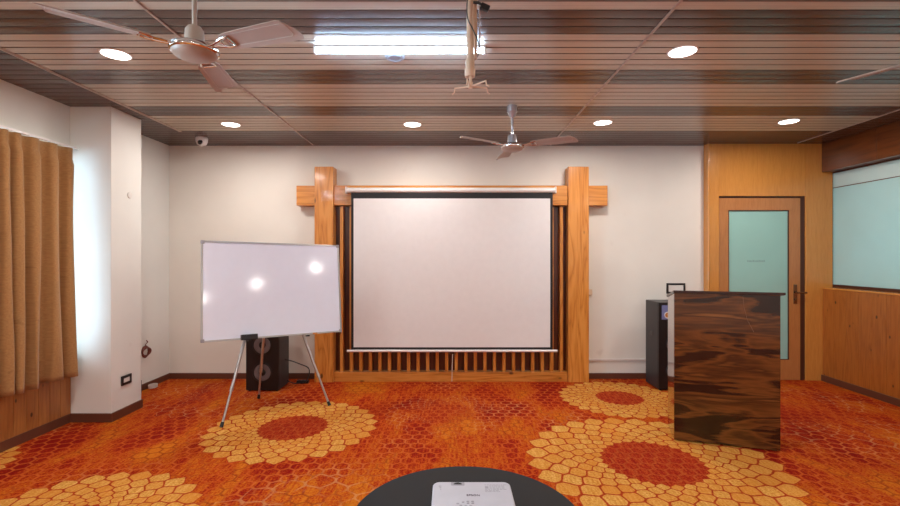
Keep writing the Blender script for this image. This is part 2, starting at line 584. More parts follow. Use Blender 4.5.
# ------------------------------------------------------------------ room shell
XL, XR, YB, YF, H = -3.255, 4.36, 5.39, -2.6, 2.70
T = 0.16
XD = 4.258
bm = B(); box(bm, XL - T, XR + T, YF - T, YB + T, -0.1, 0)
struct('floor', bm, M['carpet'])
bm = B(); box(bm, XL - T, XR + T, YB, YB + T, 0, H)
struct('wall_back', bm, M['wall'])
bm = B(); box(bm, XL - T, XR + T, YF - T, YF, 0, H)
struct('wall_front', bm, M['wall'])

# left wall; window opening stretched out of view to add fill daylight (Y 0.6 .. 3.97, z .54 .. 2.31)
WY0, WY1, WZ0, WZ1 = 0.6, 3.975, 0.54, 2.33
bm = B()
box(bm, XL - T, XL, YF, WY0, 0, H)
box(bm, XL - T, XL, WY1, YB, 0, H)
box(bm, XL - T, XL, WY0, WY1, 0, WZ0)
box(bm, XL - T, XL, WY0, WY1, WZ1, H)
struct('wall_left', bm, M['wall_cool_lit'])
bm = B()
box(bm, XL - 0.10, XL - 0.05, WY0, WY1, WZ0, WZ0 + 0.05)
box(bm, XL - 0.10, XL - 0.05, WY0, WY1, WZ1 - 0.05, WZ1)
for k in range(5):
    y = WY0 + 0.025 + k * (WY1 - WY0 - 0.05) / 4
    if k == 4: y = WY1 - 0.012
    box(bm, XL - 0.10, XL - 0.05, y - 0.02, y + 0.012, WZ0 + 0.05, WZ1 - 0.05)
w1 = struct('window_1', bm, M['white_metal'])
bm = B(); box(bm, XL - 0.078, XL - 0.072, WY0 + 0.01, WY1 - 0.005, WZ0 + 0.04, WZ1 - 0.04)
obj('glass_pane', bm, M['glass'], w1)
# daylight portal in the window opening
pl = bpy.data.lights.new('window_portal', 'AREA'); pl.shape = 'RECTANGLE'
pl.size = WZ1 - WZ0; pl.size_y = WY1 - WY0
po = bpy.data.objects.new('window_portal', pl); COL.objects.link(po)
po.location = (XL - 0.13, (WY0 + WY1) / 2, (WZ0 + WZ1) / 2); po.rotation_euler = (0, -PI / 2, 0)
pl.cycles.is_portal = True

# column between the window and the recess
CX, CY0, CY1 = -2.90, 3.98, 4.37
bm = B(); box(bm, XL, CX, CY0, CY1, 0, H)
struct('wall_column', bm, M['wall_cool_lit'], bevel=0.004)

# skirtings
SK = 0.065
def skirt(name, *boxes):
    bm = B()
    for b in boxes: box(bm, *b)
    return struct(name, bm, M['skirt'], bevel=0.003)
skirt('baseboard_left', (XL, XL + 0.015, YF, CY0 - 0.014, 0, 0.075), (XL, CX + 0.015, CY0 - 0.014, CY0, 0, 0.075),
      (CX, CX + 0.015, CY0, CY1, 0, 0.075), (XL, XL + 0.015, CY1, YB - 0.015, 0, 0.065))
skirt('baseboard_back', (XL, -1.52, YB - 0.015, YB, 0, SK), (1.56, 2.88, YB - 0.015, YB, 0, SK))
skirt('baseboard_right', (XD - 0.03, XD - 0.012, YF, 5.30, 0, 0.07))

# pine cladding under the window: tongue and groove boards in one mesh
def cladding(name, x_in, x_out, y0, y1, z0, z1, wdt, mat):
    bm = B()
    n = max(1, round((y1 - y0) / wdt)); w = (y1 - y0) / n
    for i in range(n):
        box(bm, min(x_in, x_out), max(x_in, x_out), y0 + i * w + 0.001, y0 + (i + 1) * w - 0.001, z0, z1)
    return struct(name, bm, mat, bevel=0.002)
cladding('trim_1', XL, XL + 0.012, YF, CY0 - 0.002, 0.075, WZ0, 0.105, M['pine_dado'])

# right wall: dado, glazing, beam
GZ0, GZ1 = 1.075, 2.37
VYY = 5.299
bm = B()
box(bm, XD, XR + T, YF, VYY, 0, GZ0 - 0.031)
box(bm, XR, XR + T, YF, YB, GZ1 + 0.03, H)
struct('wall_right', bm, M['pine_dado_r'])
cladding('trim_2', XD - 0.012, XD, YF, 5.299, 0.0, GZ0 - 0.03, 0.155, M['pine_dado_r'])
bm = B(); box(bm, XD - 0.02, XR + 0.02, YF, 5.299, GZ0 - 0.03, GZ0 - 0.012)
struct('trim_3', bm, M['veneer'], bevel=0.002)
bm = B()
box(bm, XR, XR + 0.06, YF, YB, GZ0 - 0.012, GZ0 + 0.022)
box(bm, XR, XR + 0.06, YF, YB, GZ1 - 0.01, GZ1 + 0.03)
for y in (-1.2, 0.6, 2.4, 4.2): pass
w2 = struct('window_2', bm, M['door_jamb'])
for nm, z0, z1, gm in (('glass_pane', GZ0 + 0.022, 2.193, 'frost_r'), ('glass_pane', 2.199, GZ1 - 0.01, 'frost_top_lit')):
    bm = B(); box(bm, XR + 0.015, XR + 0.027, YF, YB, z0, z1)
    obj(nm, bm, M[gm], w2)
bm = B(); box(bm, XR + 0.012, XR + 0.03, YF, YB, 2.192, 2.200)
obj('glass_joint', bm, M['skirt'], w2)
# beam
bm = B()
ys = [YF, -1.3, -0.1, 1.1, 2.3, 3.5, 4.62, YB]
for a, b in zip(ys, ys[1:]):
    box(bm, 4.238, XR + 0.10, a + 0.0015, b - 0.0015, GZ1 + 0.005, H - 0.002)
struct('trim_4', bm, M['beam_wood'], bevel=0.002)

# honey veneer wall around the door
VY = 5.30
DX0, DX1, DZ = 3.068, 4.052, 2.103
VX0 = 2.938
bm = B()
box(bm, VX0, DX0 - 0.0015, VY, YB, 0, H)
box(bm, DX0 + 0.0015 - 0.003, DX1 + 0.0, VY, YB, DZ, H)
box(bm, DX1 + 0.0015, XR + 0.002, VY, YB, 0, H)
struct('wall_veneer', bm, M['veneer'], bevel=0.0015)
bm = B(); tube(bm, [(VX0 + 0.012, VY + 0.006, 0.0), (VX0 + 0.012, VY + 0.006, H - 0.001)], 0.014, 24)  # rounded glossy bead added at the corner to catch a downlight highlight
struct('trim_11', bm, M['veneer_gloss'], smooth=True)
bm = B()   # jamb
box(bm, DX0, DX1, VY + 0.055, YB, 0, DZ)
struct('trim_5', bm, M['door_jamb'])
bm = B()
box(bm, DX1 - 0.05, DX1, VY + 0.012, VY + 0.055, 0, DZ - 0.0)
box(bm, DX0, DX1 - 0.05, VY + 0.03, VY + 0.055, DZ - 0.02, DZ)
struct('trim_6', bm, M['door_jamb'])
# door leaf
LX0, LX1, LZ1 = DX0 + 0.004, DX1 - 0.054, DZ - 0.022
GX0, GX1, GZa, GZb = 3.178, 3.872, 0.235, 1.944
bm = B()
y0, y1 = VY + 0.008, VY + 0.05
box(bm, LX0, GX0, y0, y1, 0.006, LZ1)
box(bm, GX1, LX1, y0, y1, 0.006, LZ1)
box(bm, GX0, GX1, y0, y1, 0.006, GZa)
box(bm, GX0, GX1, y0, y1, GZb, LZ1)
door = struct('door_1', bm, M['door_wood'])
bm = B(); box(bm, GX0, GX1, y0 + 0.015, y0 + 0.023, GZa, GZb)
gp = obj('glass_pane', bm, M['frost_d'], door)
bm = B()
for a in (GX0, GX1 - 0.008): box(bm, a, a + 0.008, y0 + 0.002, y0 + 0.0145, GZa, GZb)
box(bm, GX0 + 0.008, GX1 - 0.008, y0 + 0.002, y0 + 0.0145, GZb - 0.008, GZb)
box(bm, GX0 + 0.008, GX1 - 0.008, y0 + 0.002, y0 + 0.0145, GZa, GZa + 0.008)
obj('glazing_bead', bm, M['door_jamb'], door)
bm = B()     # illegible etched line of small letters on the pane
x = 3.405
wds = [.012, .012, .012, .012, .014, .010, .012, .012, .014, .010, .008, .012, .012]
for i, w in enumerate(wds):
    box(bm, x, x + w * 0.72, y0 + 0.0138, y0 + 0.0148, 1.352, 1.370 if i % 4 else 1.374)
    x += w + 0.004
obj('etched_lettering', bm, M['etched'], door)
bm = B()
hx, hz = 3.938, 0.985
box(bm, hx - 0.02, hx + 0.02, y0 - 0.008, y0, hz - 0.11, hz + 0.11)
lathe(bm, [(0, 0), (0.011, 0), (0.011, 0.04), (0, 0.04)], 12, (hx, y0 - 0.045, hz + 0.02), 'Y')
box(bm, hx - 0.008, hx + 0.10, y0 - 0.056, y0 - 0.04, hz + 0.011, hz + 0.029)
lathe(bm, [(0, 0), (0.012, 0), (0.012, 0.012), (0, 0.012)], 12, (hx, y0 - 0.018, hz - 0.06), 'Y')
obj('door_handle', bm, M['steel'], door, bevel=0.002)

# ------------------------------------------------------------------ ceiling of long panels
PW = 0.0867
mats = [M['ceil_light'], M['ceil_dark'], M['ceil_groove']]
xs = [XL - T, -2.765, 3.925, XR + T]
bm = B()
def arc_profile(y0, y1):
    g = 0.0052
    pts = [(y0, H + 0.009), (y0 + g * 0.7, H + 0.009), (y0 + g, H)]
    n = 4
    for i in range(1, n):
        t = i / n
        pts.append((y0 + g + (y1 - y0 - 2 * g) * t, H - 0.0012 * 4 * t * (1 - t)))
    pts += [(y1 - g, H), (y1 - g * 0.7, H + 0.009), (y1, H + 0.009)]
    return pts
i0 = math.floor((YF - 2.42) / PW) - 1
i = i0
while 2.42 + i * PW < YB:
    a, b = 2.42 + i * PW, min(2.42 + (i + 1) * PW, YB + 0.02)
    dark = (i % 9) in (0, 1, 2) or i >= 27
    prof = arc_profile(a, b)
    for s in range(3):
        mi = 1 if (dark or s != 1) else 0
        va = [bm.verts.new((xs[s], y, z)) for y, z in prof]
        vb = [bm.verts.new((xs[s + 1], y, z)) for y, z in prof]
        for k in range(len(prof) - 1):
            f = bm.faces.new((va[k], va[k + 1], vb[k + 1], vb[k]))
            f.material_index = 2 if k in (0, 1, len(prof) - 3, len(prof) - 2) else mi
            f.smooth = True
    i += 1
box(bm, XL - T, XR + T, YF - T, YB + T, H + 0.03, H + 0.09, 2)
ceil = struct('ceiling', bm, mats)
ceil.data.set_sharp_from_angle(angle=math.radians(12))
def joint(n, x, y0, y1, w=0.022):
    bm = B(); box(bm, x - w / 2, x + w / 2, y0, y1, H - 0.007, H - 0.0006)
    struct('trim_%d' % n, bm, M['ceil_trim'], bevel=0.0015)
joint(7, -2.765, YF, 4.77, 0.028)
joint(8, 3.925, YF, 5.25, 0.016)
joint(9, -1.575, YF, 5.35, 0.014)
joint(10, 1.155, YF, 5.35, 0.016)

# ------------------------------------------------------------------ recessed downlights
def make_downlight():
    t = thing('downlight', (0, 0, 0), 'x', 'ceiling light', 'round recessed downlights')
    bm = B(); lathe(bm, [(0.080, 0.004), (0.080, -0.004), (0.084, -0.006), (0.089, -0.003), (0.090, 0.001)], 40)
    obj('trim_ring', bm, M['white_metal'], t, smooth=True)
    bm = B(); lathe(bm, [(0, -0.0035), (0.080, -0.0035), (0.080, 0.002), (0, 0.002)], 40)
    obj('diffuser', bm, M['lamp_face'], t)
    l = bpy.data.lights.new('downlight_lamp', 'AREA')
    l.shape = 'DISK'; l.size = 0.15; l.energy = DOWNLIGHT_W; l.color = DOWNLIGHT_COL
    lo = bpy.data.objects.new('downlight_lamp', l); COL.objects.link(lo)
    lo.location = (0, 0, -0.008); lo.parent = t
    return t
spots = [
    (-2.12, 2.95, 'round recessed downlight beside the ivory ceiling fan, near the curtain'),
    (1.455, 2.91, 'large looking downlight in the pale ceiling band right of the hanging projector pole'),
    (-2.13, 4.52, 'small lit downlight above the whiteboard, near the white dome camera'),
    (-0.365, 4.52, 'small lit downlight above the projection screen, between whiteboard and the farther fan'),
    (1.465, 4.46, 'small lit downlight just right of the chrome rod fan, above right wooden post'),
    (3.22, 4.42, 'small lit downlight above the wooden door and veneer wall'),
]
dl = make_downlight()
dl.location = (spots[0][0], spots[0][1], H); dl['label'] = spots[0][2]
for x, y, lb in spots[1:]:
    dup(dl, (x, y, H), lb)
cols_ = [(-2.12, 'window side'), (-0.36, 'second column from the window'), (1.46, 'third column from the window'), (3.22, 'glass partition side')]
rows_ = [(1.35, 'above the round table'), (-0.25, 'just behind the photographer'), (-1.85, 'near the rear wall')]
for x, cn in cols_:
    for y, rn in rows_:
        if y > 1 and abs(x) < 2: continue
        dup(dl, (x, y, H), 'round recessed downlight, ' + cn + ', row ' + rn)

# tube light
t = thing('tube_light', (-0.31, 2.835, H), 'long glowing cool white tube batten fixed under the ceiling', 'ceiling light')
TX0, TX1, TY = -0.817, 0.205, 2.835
bm = B()
box(bm, TX0 - 0.012, TX1 + 0.012, TY - 0.017, TY + 0.017, H - 0.014, H - 0.0005)
for x in (TX0 - 0.012, TX1): box(bm, x, x + 0.012, TY - 0.017, TY + 0.017, H - 0.048, H - 0.014)
obj('batten', bm, M['white_metal'], t, bevel=0.002)
bm = B(); tube(bm, [(TX0, TY, H - 0.033), (TX1, TY, H - 0.033)], 0.0115, 16)
obj('tube', bm, M['tube_face'], t, smooth=True)
# smoke detector beyond the tube
bm = B(); lathe(bm, [(0, -0.016), (0.036, -0.016), (0.040, -0.020), (0.050, -0.020), (0.062, -0.010), (0.064, 0)], 32, (-0.352, 2.975, H))
o = obj('smoke_detector', bm, M['detector'], smooth=True)
tag(o, 'round white disc detector on the ceiling beside the glowing tube', 'smoke detector')

# ------------------------------------------------------------------ ceiling fans
def make_fan(metal, group=None):
    t = thing('ceiling_fan', (0, 0, 0), 'x', 'ceiling fan', 'three bladed ceiling fans')
    bm = B(); lathe(bm, [(0, 0), (0.042, 0), (0.047, -0.012), (0.045, -0.055), (0.034, -0.066), (0.028, -0.088), (0.018, -0.1), (0, -0.1)], 28)
    obj('canopy', bm, metal, t, smooth=True)
    bm = B(); tube(bm, [(0, 0, -0.09), (0, 0, -0.28)], 0.0105, 14)
    obj('rod', bm, metal, t, smooth=True)
    bm = B(); lathe(bm, [(0, -0.245), (0.028, -0.247), (0.038, -0.262), (0.041, -0.315), (0.060, -0.325), (0.088, -0.333), (0.096, -0.345), (0, -0.35)], 36)
    mo = obj('motor_housing', bm, metal, t, smooth=True)
    bm = B(); lathe(bm, [(0.094, -0.336), (0.101, -0.341), (0.103, -0.350), (0.101, -0.360), (0.094, -0.364)], 36)
    obj('chrome_ring', bm, M['chrome'], t, smooth=True)
    bm = B(); lathe(bm, [(0.095, -0.352), (0.094, -0.364), (0.082, -0.378), (0.055, -0.389), (0.02, -0.394), (0, -0.394)], 36)
    obj('bottom_cover', bm, M['fan_cover'], t, smooth=True)
    for k in range(3):
        a = 2 * PI * k / 3
        pitch = math.radians(-11)
        Rz = Matrix.Rotation(a, 4, 'Z')
        R = Rz @ Matrix.Translation((0, 0, -0.337)) @ Matrix.Rotation(pitch, 4, 'X')
        # blade: x along the radius
        bm = B()
        prof = [(0.170, 0.040), (0.20, 0.050), (0.30, 0.056), (0.42, 0.061), (0.505, 0.063), (0.520, 0.058), (0.525, 0.044)]
        nx = len(prof); ny = 9
        top = []
        for x, hw in prof:
            row = []
            for j in range(ny):
                s = -1 + 2 * j / (ny - 1)
                z = 0.006 * (1 - s * s) - (0.004 if s > 0.9 else 0)
                row.append(bm.verts.new(R @ Vector((x + (0.02 * s if x > 0.5 else 0), s * hw, z))))
            top.append(row)
        for i in range(nx - 1):
            for j in range(ny - 1):
                bm.faces.new((top[i][j], top[i + 1][j], top[i + 1][j + 1], top[i][j + 1]))
        ret = bmesh.ops.extrude_face_region(bm, geom=bm.faces[:])
        vs = [g for g in ret['geom'] if isinstance(g, bmesh.types.BMVert)]
        bmesh.ops.translate(bm, verts=vs, vec=(0, 0, -0.003))
        bl = obj('blade', bm, M['fan_blade'], t, smooth=True)
        # raised outline on the underside
        bm = B()
        line = [(0.21, -0.028), (0.22, -0.036), (0.49, -0.040), (0.505, -0.03), (0.505, 0.03), (0.49, 0.040), (0.22, 0.036), (0.21, 0.028), (0.21, -0.028)]
        tube(bm, [R @ Vector((x, y, 0.006 * (1 - (y / 0.058) ** 2) - 0.0032)) for x, y in line], 0.0013, 6)
        obj('blade_rib', bm, M['fan_white'], bl)
        # bracket
        bm = B()
        for s in (-1, 1):
            tube(bm, [Rz @ Vector((0.088, s * 0.006, -0.343)), Rz @ Vector((0.125, s * 0.012, -0.344)), R @ Vector((0.178, s * 0.030, -0.007)), R @ Vector((0.212, s * 0.030, -0.003))], [0.006, 0.006, 0.005, 0.004], 8)
        tube(bm, [R @ Vector((0.205, -0.03, -0.004)), R @ Vector((0.205, 0.03, -0.004))], 0.005, 8)
        tube(bm, [R @ Vector((0.16, -0.022, -0.006)), R @ Vector((0.16, 0.022, -0.006))], 0.004, 8)
        obj('blade_bracket', bm, M['chrome'], t, smooth=True)
    return t
f1 = make_fan(M['fan_white'])
f1.location = (-1.14, 2.075, H - 0.012); f1.rotation_euler = (0, 0, math.radians(-19))
f1['label'] = 'ivory ceiling fan on an ivory rod, beside the glowing tube light'
f3 = dup(f1, (2.37, 2.04, H), 'ivory fan of which one blade tip shows, near the frosted glass partition', math.radians(-2))
f2 = make_fan(M['satin'])
f2.location = (0.53, 3.96, H); f2.rotation_euler = (0, 0, math.radians(-27))
f2['label'] = 'smaller looking ceiling fan with chrome rod and housing, in front of the projection screen'

# ------------------------------------------------------------------ projector ceiling mount
PX, PY = 0.087, 2.0
t = thing('projector_mount', (PX, PY, H), 'beige ceiling pole with empty clawed projector bracket and taped cables', 'projector mount')
bm = B(); lathe(bm, [(0, 0), (0.06, 0), (0.06, -0.006), (0.026, -0.01), (0.024, -0.03), (0, -0.03)], 24, (PX, PY, H))
obj('ceiling_plate', bm, M['beige'], t, smooth=True)
bm = B(); tube(bm, [(PX - 0.002, PY, H - 0.02), (PX, PY, 2.25)], 0.015, 16)
obj('pole', bm, M['beige'], t, smooth=True)
bm = B(); lathe(bm, [(0, 2.195), (0.012, 2.195), (0.014, 2.190), (0.021, 2.190), (0.0225, 2.196), (0.0225, 2.222), (0.019, 2.228), (0.019, 2.262), (0.015, 2.27), (0, 2.27)], 24, (PX - 0.001, PY, 0))
obj('collar', bm, M['beige'], t, smooth=True)
bm = B()
hub = Vector((PX + 0.001, PY, 2.149))
tube(bm, [(PX + 0.001, PY, 2.20), (PX + 0.001, PY, 2.16)], 0.006, 10)
tube(bm, [(PX + 0.001, PY, 2.166), (PX + 0.001, PY, 2.144)], 0.011, 12)
for tip in ((-0.072, 0.035), (0.067, -0.060), (0.078, 0.03), (-0.018, -0.075)):
    e = hub + Vector((tip[0], tip[1], 0.0))
    q = hub + Vector((tip[0] * 0.92, tip[1] * 0.92, 0.004))
    tube(bm, [hub, hub + Vector((tip[0] * 0.35, tip[1] * 0.35, 0.001)), q, q.lerp(e, 0.6) + Vector((0, 0, -0.016)), e + Vector((tip[0] * 0.10, tip[1] * 0.1, -0.022))], [0.0045, 0.004, 0.0035, 0.003, 0.003], 8)
obj('claw_bracket', bm, M['beige'], t, smooth=True)
bm = B()
for k in range(5):
    a0 = 0.4 * k
    pts = []
    for i in range(9):
        z = 2.60 - i * 0.042
        a = -0.4 + a0 * 0.75 + 0.12 * math.sin(i * 1.1 + k)
        r = 0.021 + 0.003 * math.sin(i * 0.8 + k * 2)
        pts.append((PX + 0.002 + r * math.cos(a), PY - abs(r * math.sin(a)), z))
    tube(bm, spline(pts, 3), 0.0045, 7)
obj('cable_wrap', bm, M['beige_wrap'], t, smooth=True)
bm = B()
pts = [(PX - 0.012, PY - 0.024, 2.545), (PX - 0.014, PY - 0.026, 2.44), (PX + 0.010, PY - 0.03, 2.38), (PX + 0.034, PY - 0.02, 2.33), (PX + 0.036, PY - 0.01, 2.29), (PX + 0.024, PY, 2.27), (PX + 0.02, PY + 0.01, 2.30)]
tube(bm, spline(pts, 5), 0.0028, 7)
obj('black_cable', bm, M['black'], t, smooth=True)
bm = B()
pts = [(PX + 0.02, PY - 0.01, 2.54), (PX + 0.038, PY - 0.01, 2.48), (PX + 0.040, PY - 0.01, 2.38), (PX + 0.036, PY - 0.01, 2.30), (PX + 0.022, PY, 2.26)]
tube(bm, spline(pts, 5), 0.003, 7)
obj('white_cable', bm, M['cable_white'], t, smooth=True)
bm = B()
tube(bm, spline([(PX + 0.012, PY - 0.02, 2.50), (PX + 0.035, PY - 0.02, 2.497), (PX + 0.055, PY - 0.02, 2.485)], 4), 0.006, 8)
def rotbox(bm, c, size, ry, rz=0):
    R = Matrix.Translation(c) @ Matrix.Rotation(rz, 4, 'Z') @ Matrix.Rotation(ry, 4, 'Y')
    box(bm, -size[0] / 2, size[0] / 2, -size[1] / 2, size[1] / 2, -size[2] / 2, size[2] / 2, 0, lambda c_: R @ c_)
rotbox(bm, (PX + 0.062, PY - 0.02, 2.478), (0.038, 0.018, 0.024), 0.45)
obj('plug', bm, M['black'], t, smooth=True)

# ------------------------------------------------------------------ wooden frame with crossing beams
FYF = 5.235
t = thing('wooden_screen_frame', (0, YB, 0), 'large orange pine frame of crossing posts and beam with slatted infill against the wall', 'wooden frame')
def post(x0, x1):
    bm = B(); box(bm, x0, x1, FYF - 0.01, YB - 0.001, 0.0, 2.425)
    return obj('post', bm, M['pine'], t, bevel=0.004)
post(-1.523, -1.312); post(1.330, 1.562)
bm = B()
box(bm, -1.74, -1.527, FYF + 0.03, YB - 0.001, 1.992, 2.217)
obj('beam_end', bm, M['pine_x'], t, bevel=0.004)
bm = B()
box(bm, -1.310, 1.328, FYF + 0.015, YB - 0.001, 1.992, 2.217)
obj('cross_beam', bm, M['pine_x'], t, bevel=0.004)
bm = B()
box(bm, 1.564, 1.785, FYF + 0.03, YB - 0.001, 1.992, 2.217)
obj('beam_end', bm, M['pine_x'], t, bevel=0.004)
bm = B(); box(bm, -1.310, 1.328, FYF + 0.02, YB - 0.001, 0.0, 0.108)
obj('bottom_rail', bm, M['pine_x'], t, bevel=0.003)
bm = B(); box(bm, -1.310, 1.328, 5.345, 5.375, 0.108, 1.985)
obj('backing_board', bm, M['dark_wood'], t)
bm = B()
for k in range(24):
    x = (341.8 + k * 9.54 - 450) * 5.29 / 465
    box(bm, x - 0.0185, x + 0.0185, 5.28, 5.344, 0.108, 1.985)
obj('slat_lattice', bm, M['pine'], t, bevel=0.002)
# tape on the cross beam and post
bm = B()
n = 10
def tape_patch(x0, x1, z0, z1, y):
    g = [[bm.verts.new((x0 + (x1 - x0) * i / n, y - 0.0015 - 0.004 * random.random(), z0 + (z1 - z0) * j / n)) for j in range(n + 1)] for i in range(n + 1)]
    for i in range(n):
        for j in range(n):
            bm.faces.new((g[i][j], g[i + 1][j], g[i + 1][j + 1], g[i][j + 1]))
tape_patch(-1.296, -1.16, 1.995, 2.19, FYF + 0.015)
tape_patch(-1.45, -1.313, 2.04, 2.16, FYF - 0.01)
obj('clear_tape', bm, M['tape'], t, smooth=True)

# ------------------------------------------------------------------ projection screen
SY = 5.165
k = SY / 465
def sx(px): return (px - 450) * k
def sz(py): return HC - (py - 256) * k
t = thing('projection_screen', (0, SY, sz(192)), 'white pull down projection screen with black border hanging on the pine frame', 'projection screen')
bm = B()
prof = []
zc, ry, rz = (sz(187.3) + sz(192.8)) / 2, 0.03, (sz(187.3) - sz(192.8)) / 2
ring = [(0.036 * math.cos(2 * PI * i / 16) * (1 if math.cos(2 * PI * i / 16) < 0 else 1), rz * math.sin(2 * PI * i / 16)) for i in range(16)]
tube_pts = []
a = [bm.verts.new((sx(346.5), SY + 0.028 + p, zc + q)) for p, q in ring]
b = [bm.verts.new((sx(555.3), SY + 0.028 + p, zc + q)) for p, q in ring]
for i in range(16): bm.faces.new((a[i], a[(i + 1) % 16], b[(i + 1) % 16], b[i]))
bm.faces.new(a); bm.faces.new(b[::-1])
obj('roller_housing', bm, M['white_metal'], t, smooth=True)
for x in (sx(346.5) - 0.012, sx(555.3)):
    bm = B(); box(bm, x, x + 0.012, SY - 0.01, SY + 0.068, zc - rz * 1.1, zc + rz * 1.25)
    obj('end_cap', bm, M['white_metal'], t, bevel=0.003)
def sheet(x0, x1, z0, z1, y, name, mat, wav=0.0, thick=0.0012):
    bm = B(); nx, nz = 40, 30
    def off(x, z):
        f = (z1 - z) / (z1 - z0)
        d = wav * (0.5 * math.sin((x * 0.9 + z * 1.4) * 3.1) + 0.35 * noise.noise(Vector((x * 2.2, z * 1.7, 0.3)))) * (0.3 + 0.7 * f)
        # soft diagonal creases near the lower right corner
        u = (x - 0.55) * 0.75 + (z - 0.75) * 0.66
        w = -(x - 0.55) * 0.66 + (z - 0.75) * 0.75
        d += wav * 0.5 * math.exp(-(u * 9) ** 2) * math.exp(-(w * 2.6) ** 2)
        d += wav * 0.4 * math.exp(-((u + 0.16) * 10) ** 2) * math.exp(-((w + 0.1) * 2.4) ** 2)
        return d
    for side in (0, thick):
        g = [[bm.verts.new((x0 + (x1 - x0) * i / nx, y + side - off(x0 + (x1 - x0) * i / nx, z0 + (z1 - z0) * j / nz), z0 + (z1 - z0) * j / nz)) for j in range(nz + 1)] for i in range(nx + 1)]
        for i in range(nx):
            for j in range(nz):
                bm.faces.new((g[i][j], g[i + 1][j], g[i + 1][j + 1], g[i][j + 1]))
    o = obj(name, bm, mat, t)
    o.data.polygons.foreach_set('use_smooth', [True] * len(o.data.polygons))
    return o
sheet(sx(350.9), sx(553.0), sz(350), sz(192), SY + 0.012, 'black_border', M['screen_border'], 0.004)
sheet(sx(353.4), sx(550.4), sz(347.4), sz(198.4), SY + 0.009, 'white_fabric', M['screen'], 0.004)
bm = B(); tube(bm, [(sx(347), SY + 0.006, sz(351)), (sx(557.5), SY + 0.006, sz(351))], 0.014, 12)
obj('bottom_bar', bm, M['white_metal'], t, smooth=True)
bm = B()
tube(bm, [(sx(449), SY - 0.006, sz(352)), (sx(450), SY - 0.01, sz(354.2)), (sx(455), SY - 0.01, sz(354.2)), (sx(456), SY - 0.006, sz(352))], 0.004, 8)
obj('pull_handle', bm, M['steel'], t, smooth=True)
bm = B()
tube(bm, spline([(sx(452.6), SY - 0.012, sz(354)), (sx(452.2), SY - 0.012, sz(366)), (sx(451.9), SY - 0.012, sz(381))], 5), 0.0045, 8)
obj('pull_cord', bm, M['cable_white'], t, smooth=True)

# ------------------------------------------------------------------ whiteboard and easel
q_ = 0.975
BL, BR = Vector((-2.090 * q_, 3.90 * q_, HC - 0.728 * q_)), Vector((-1.098 * q_, 4.60 * q_, HC - 0.752 * q_))
U = (BR - BL); BW = U.length * 1.022; U.normalize()
n_cam = Vector((0, 0, 1)).cross(U).normalized()     # away from camera
if n_cam.y < 0: n_cam = -n_cam
V = (Vector((0, 0, 1)) * 0.862 + n_cam * 0.125) * q_
BH = V.length; V.normalize()
V = (V - U * V.dot(U)).normalized()
Nn = U.cross(V).normalized()
if Nn.y > 0: Nn = -Nn    # toward camera
def bmap(c): return BL + U * c.x + V * c.y + Nn * c.z
t = thing('whiteboard', (BL + U * BW / 2), 'blank white dry erase board in an aluminium frame resting on the tripod easel', 'whiteboard')
bm = B(); box(bm, 0.012, BW - 0.012, 0.012, BH - 0.012, -0.008, 0.002, 0, bmap)
obj('writing_surface', bm, M['board'], t)
bm = B()
fw = 0.014
box(bm, 0, BW, 0, fw, -0.012, 0.007, 0, bmap); box(bm, 0, BW, BH - fw, BH, -0.012, 0.007, 0, bmap)
box(bm, 0, fw, fw, BH - fw, -0.012, 0.007, 0, bmap); box(bm, BW - fw, BW, fw, BH - fw, -0.012, 0.007, 0, bmap)
obj('frame', bm, M['alu'], t)
for x in (-0.002, BW - 0.026):
    for y in (-0.002, BH - 0.026):
        bm = B(); box(bm, x, x + 0.028, y, y + 0.028, -0.013, 0.009, 0, bmap)
        obj('corner_cap', bm, M['print_grey'], t, bevel=0.004)
bm = B(); box(bm, BW * 0.765, BW * 0.80, -0.004, 0.012, 0.002, 0.012, 0, bmap)
obj('brown_sticker', bm, M['amber'], t)

t = thing('tripod_easel', (-1.65, 4.25, 0), 'silver three legged easel carrying the whiteboard', 'easel')
apex = Vector((-1.735, 4.49, 1.45))
feet = [(-1.892, 3.845, 0.0), (-1.140, 4.405, 0.0), (-1.905, 4.63, 0.0)]
for i, f in enumerate(feet):
    f = Vector(f)
    top = apex + (f - apex) * 0.02 + Vector(((-0.02, 0.02, 0.0)[i], 0, 0))
    # legs of the front pair run just behind the board
    bm = B()
    mid = top.lerp(f, 0.80)
    tube(bm, [top, mid], 0.0125, 12)
    tube(bm, [mid - (f - top) * 0.02, f + (top - f).normalized() * 0.02], 0.0095, 12)
    lg = obj('leg', bm, M['alu'], t, smooth=True)
    bm = B(); tube(bm, [f + (top - f).normalized() * 0.045 , Vector((f.x, f.y, 0.004)) + (top - f).normalized() * 0.002], [0.013, 0.016], 12)
    obj('rubber_foot', bm, M['black'], lg, smooth=True)
    bm = B(); tube(bm, [mid + (f - top) * 0.012, mid - (f - top) * 0.012], 0.0145, 12)
    obj('leg_clamp', bm, M['alu'], lg, smooth=True)
bm = B(); rotbox(bm, apex + Vector((0, 0, 0.0)), (0.09, 0.05, 0.05), 0, math.radians(35))
obj('head', bm, M['black'], t, bevel=0.006)
def leg_at(i, z):
    f = Vector(feet[i]); a = (apex.z - z) / (apex.z - f.z)
    return apex.lerp(f, a)
for i in (0, 1):
    p = leg_at(i, 0.665)
    uu = (p - BL).dot(U)
    bm = B(); box(bm, uu - 0.012, uu + 0.012, -0.018, -0.004, -0.03, 0.009 if i == 0 else 0.02, 0, bmap)
    obj('ledge', bm, M['black'], t)

